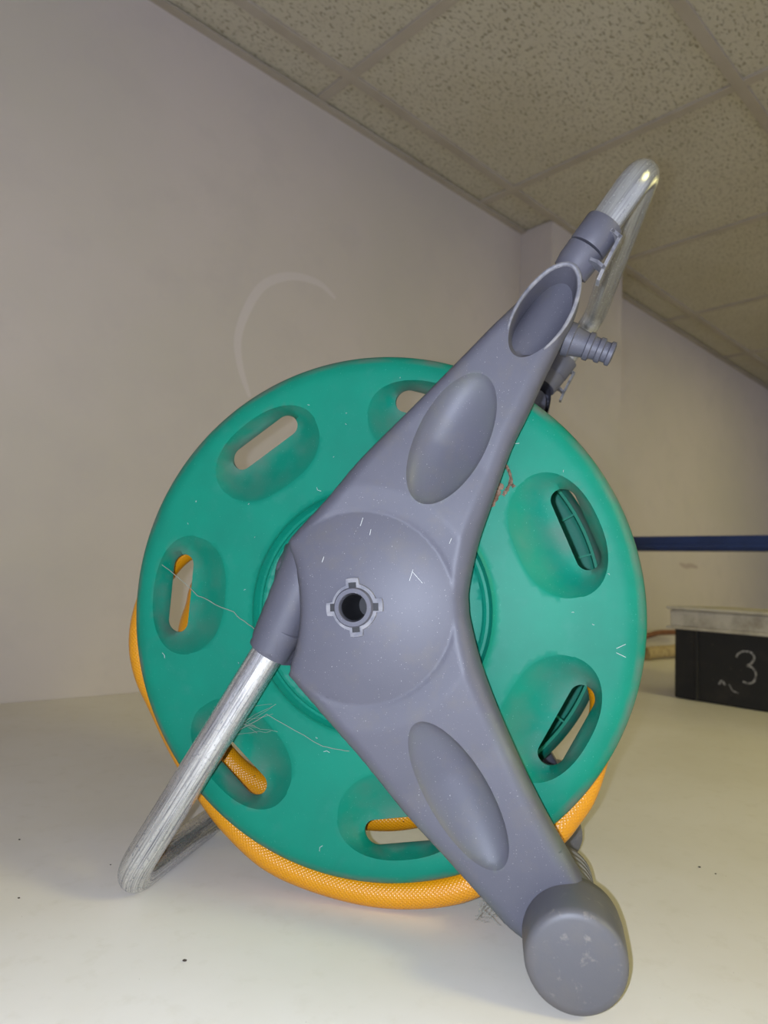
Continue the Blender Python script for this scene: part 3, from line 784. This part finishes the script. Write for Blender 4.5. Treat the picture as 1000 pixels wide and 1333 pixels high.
# rope and cord by the wall
def rope(name, P, r_, m, label, cat):
    bm = bmesh.new(); add_tube(bm, catmull([Vector(p) for p in P], 8), r_, 14)
    o = obj(name, bm, m); tag(o, label, cat); return o
rope('rope', [(.88, 2.30, .022), (.95, 2.36, .024), (1.03, 2.42, .026), (1.10, 2.50, .030), (1.2, 2.56, .024)], 0.021, M_TAN, 'thick tan rope lying along the wall between reel and crate', 'rope')
rope('cord', [(.92, 2.48, .056), (1.0, 2.54, .070), (1.06, 2.60, .075), (1.2, 2.70, .075)], 0.010, M_BROWN, 'thin brown cord behind the tan rope', 'cord')

# =============================================================== SMALL STUFF ON THE REEL
def to_reel(o): o.matrix_world = Matrix.Translation(reel.location) @ Matrix.Rotation(-AL, 4, 'Z'); return o
rng = random.Random(11)
bm = bmesh.new()                                           # crumpled dry leaf stuck behind the arm's edge
def blob(P, wd, lift=0.012):
    pts = catmull([Vector((p[0], p[1], 0)) for p in P], 5); rows = []
    for i, p in enumerate(pts):
        dd = (pts[min(len(pts) - 1, i + 1)] - pts[max(0, i - 1)]).normalized(); q = Vector((-dd.y, dd.x, 0))
        ww = wd * (0.6 + 0.6 * rng.random())
        rows.append([bm.verts.new(L(p.x + q.x * s * ww, -lift - 0.012 * rng.random() * (1 - abs(s)), p.y + q.y * s * ww)) for s in (-1, -.4, .3, 1)])
    for a, b in zip(rows, rows[1:]):
        for k in range(3): bm.faces.new((a[k], a[k + 1], b[k + 1], b[k]))
blob([(.478, .585), (.498, .566), (.513, .540), (.519, .508), (.508, .480), (.492, .452)], 0.0075)
blob([(.430, .405), (.446, .425), (.458, .452), (.470, .478), (.478, .500)], 0.019)
blob([(.512, .497), (.526, .492), (.532, .484)], 0.007)
lf = to_reel(obj('dried_leaf', bm, M_LEAF, smooth=False)); tag(lf, 'crumpled brown dried leaf caught beside the grey upper arm', 'leaf')
# cobweb strands
bm = bmesh.new()
def strand(P, r_=0.00022, jit=0.0):
    pts = [Vector(p) for p in P]; q = []
    for a, b in zip(pts, pts[1:]):
        for k in range(6):
            q.append(a.lerp(b, k / 6) + Vector([rng.uniform(-jit, jit) for _ in range(3)]))
    q.append(pts[-1]); add_tube(bm, q, r_, 5)
strand([L(-.93, .02, .16), L(-.72, .0, .02), L(-.55, -.02, -.04), L(-.44, -.05, -.10)], 0.0003, 0.0006)
strand([L(-.60, -.06, .0 - .56), L(-.38, -.03, -.42), L(-.15, -.02, -.52), L(-.05, -.01, -.53)], 0.00022, 0.0004)
for k in range(9):
    a0 = rng.uniform(-.62, -.50); strand([L(a0, -.06, -.40 - rng.random() * .12), L(rng.uniform(-.45, -.3), -.03, rng.uniform(-.50, -.34))], 0.00011, 0.0009)
for k in range(10):
    strand([L(.50 + rng.uniform(-.03, .04), -.14, -.93 + rng.uniform(-.03, .02)), L(.48 + rng.uniform(-.05, .05), -.10, -1.0 + rng.uniform(-.03, .03)), L(.50 + rng.uniform(-.05, .05), -.08, -1.02 + rng.uniform(-.02, .03))], 0.00011, 0.001)
cw = to_reel(obj('cobweb', bm, M_WEB)); tag(cw, 'thin dusty cobweb strands between the leg tube and the green flange', 'cobweb', kind='stuff')
# white lint and scratches on plastic, dark crumbs on the worktop
bm = bmesh.new()
for k in range(46):
    a = rng.uniform(0, 2 * math.pi); r_ = rng.uniform(.5, .94)
    v, w_ = r_ * math.cos(a), r_ * math.sin(a); P_ = np.array([(v, w_)])
    if any(inside(P_, d)[0] for d in DL): continue
    ln = rng.choice((.002, .003, .004, .012)); t = rng.uniform(0, 6.28)
    add_tube(bm, [L(v, -.003, w_), L(v + ln * math.cos(t), -.006, w_ + ln * math.sin(t)), L(v + ln * 2 * math.cos(t + .5), -.003, w_ + 2 * ln * math.sin(t + .5))], 0.00015, 5)
for (v, w_, t, ln) in ((.905, -.085, .5, .035), (.905, -.10, -.4, .035), (.02, .30, 1.3, .03), (.055, .27, 1.4, .02), (-.11, .17, 1.3, .02), (-.12, .07, 1.1, .02), (.21, .15, -.8, .05), (.20, .12, 1.3, .04), (.33, .25, 1.2, .02)):
    u = -.006 if v > .5 else -.298
    add_tube(bm, [L(v, u, w_), L(v + ln * math.cos(t), u, w_ + ln * math.sin(t))], 0.00017, 5)
li = to_reel(obj('lint', bm, M_LINT)); tag(li, 'tiny white fibres and specks stuck to the green and grey plastic', 'lint', kind='stuff')
bm = bmesh.new()
for (x, y, s) in ((-.106, .433, .0012), (.282, .609, .001), (.29, .597, .0007), (-.292, .60, .0008), (-.24, .50, .0008), (-.2, .56, .0006), (.30, .45, .0005), (.33, .5, .0006), (-.28, .47, .0006), (.35, .58, .0005), (.12, .56, .0006)):
    r_ = bmesh.ops.create_icosphere(bm, subdivisions=1, radius=s, matrix=Matrix.Translation((x, y, s * .6)) @ Matrix.Diagonal((1.3, .8, .6, 1)))
cr_ = obj('crumbs', bm, M_DIRT, smooth=False); tag(cr_, 'scattered dark crumbs on the cream worktop', 'crumbs', kind='stuff')
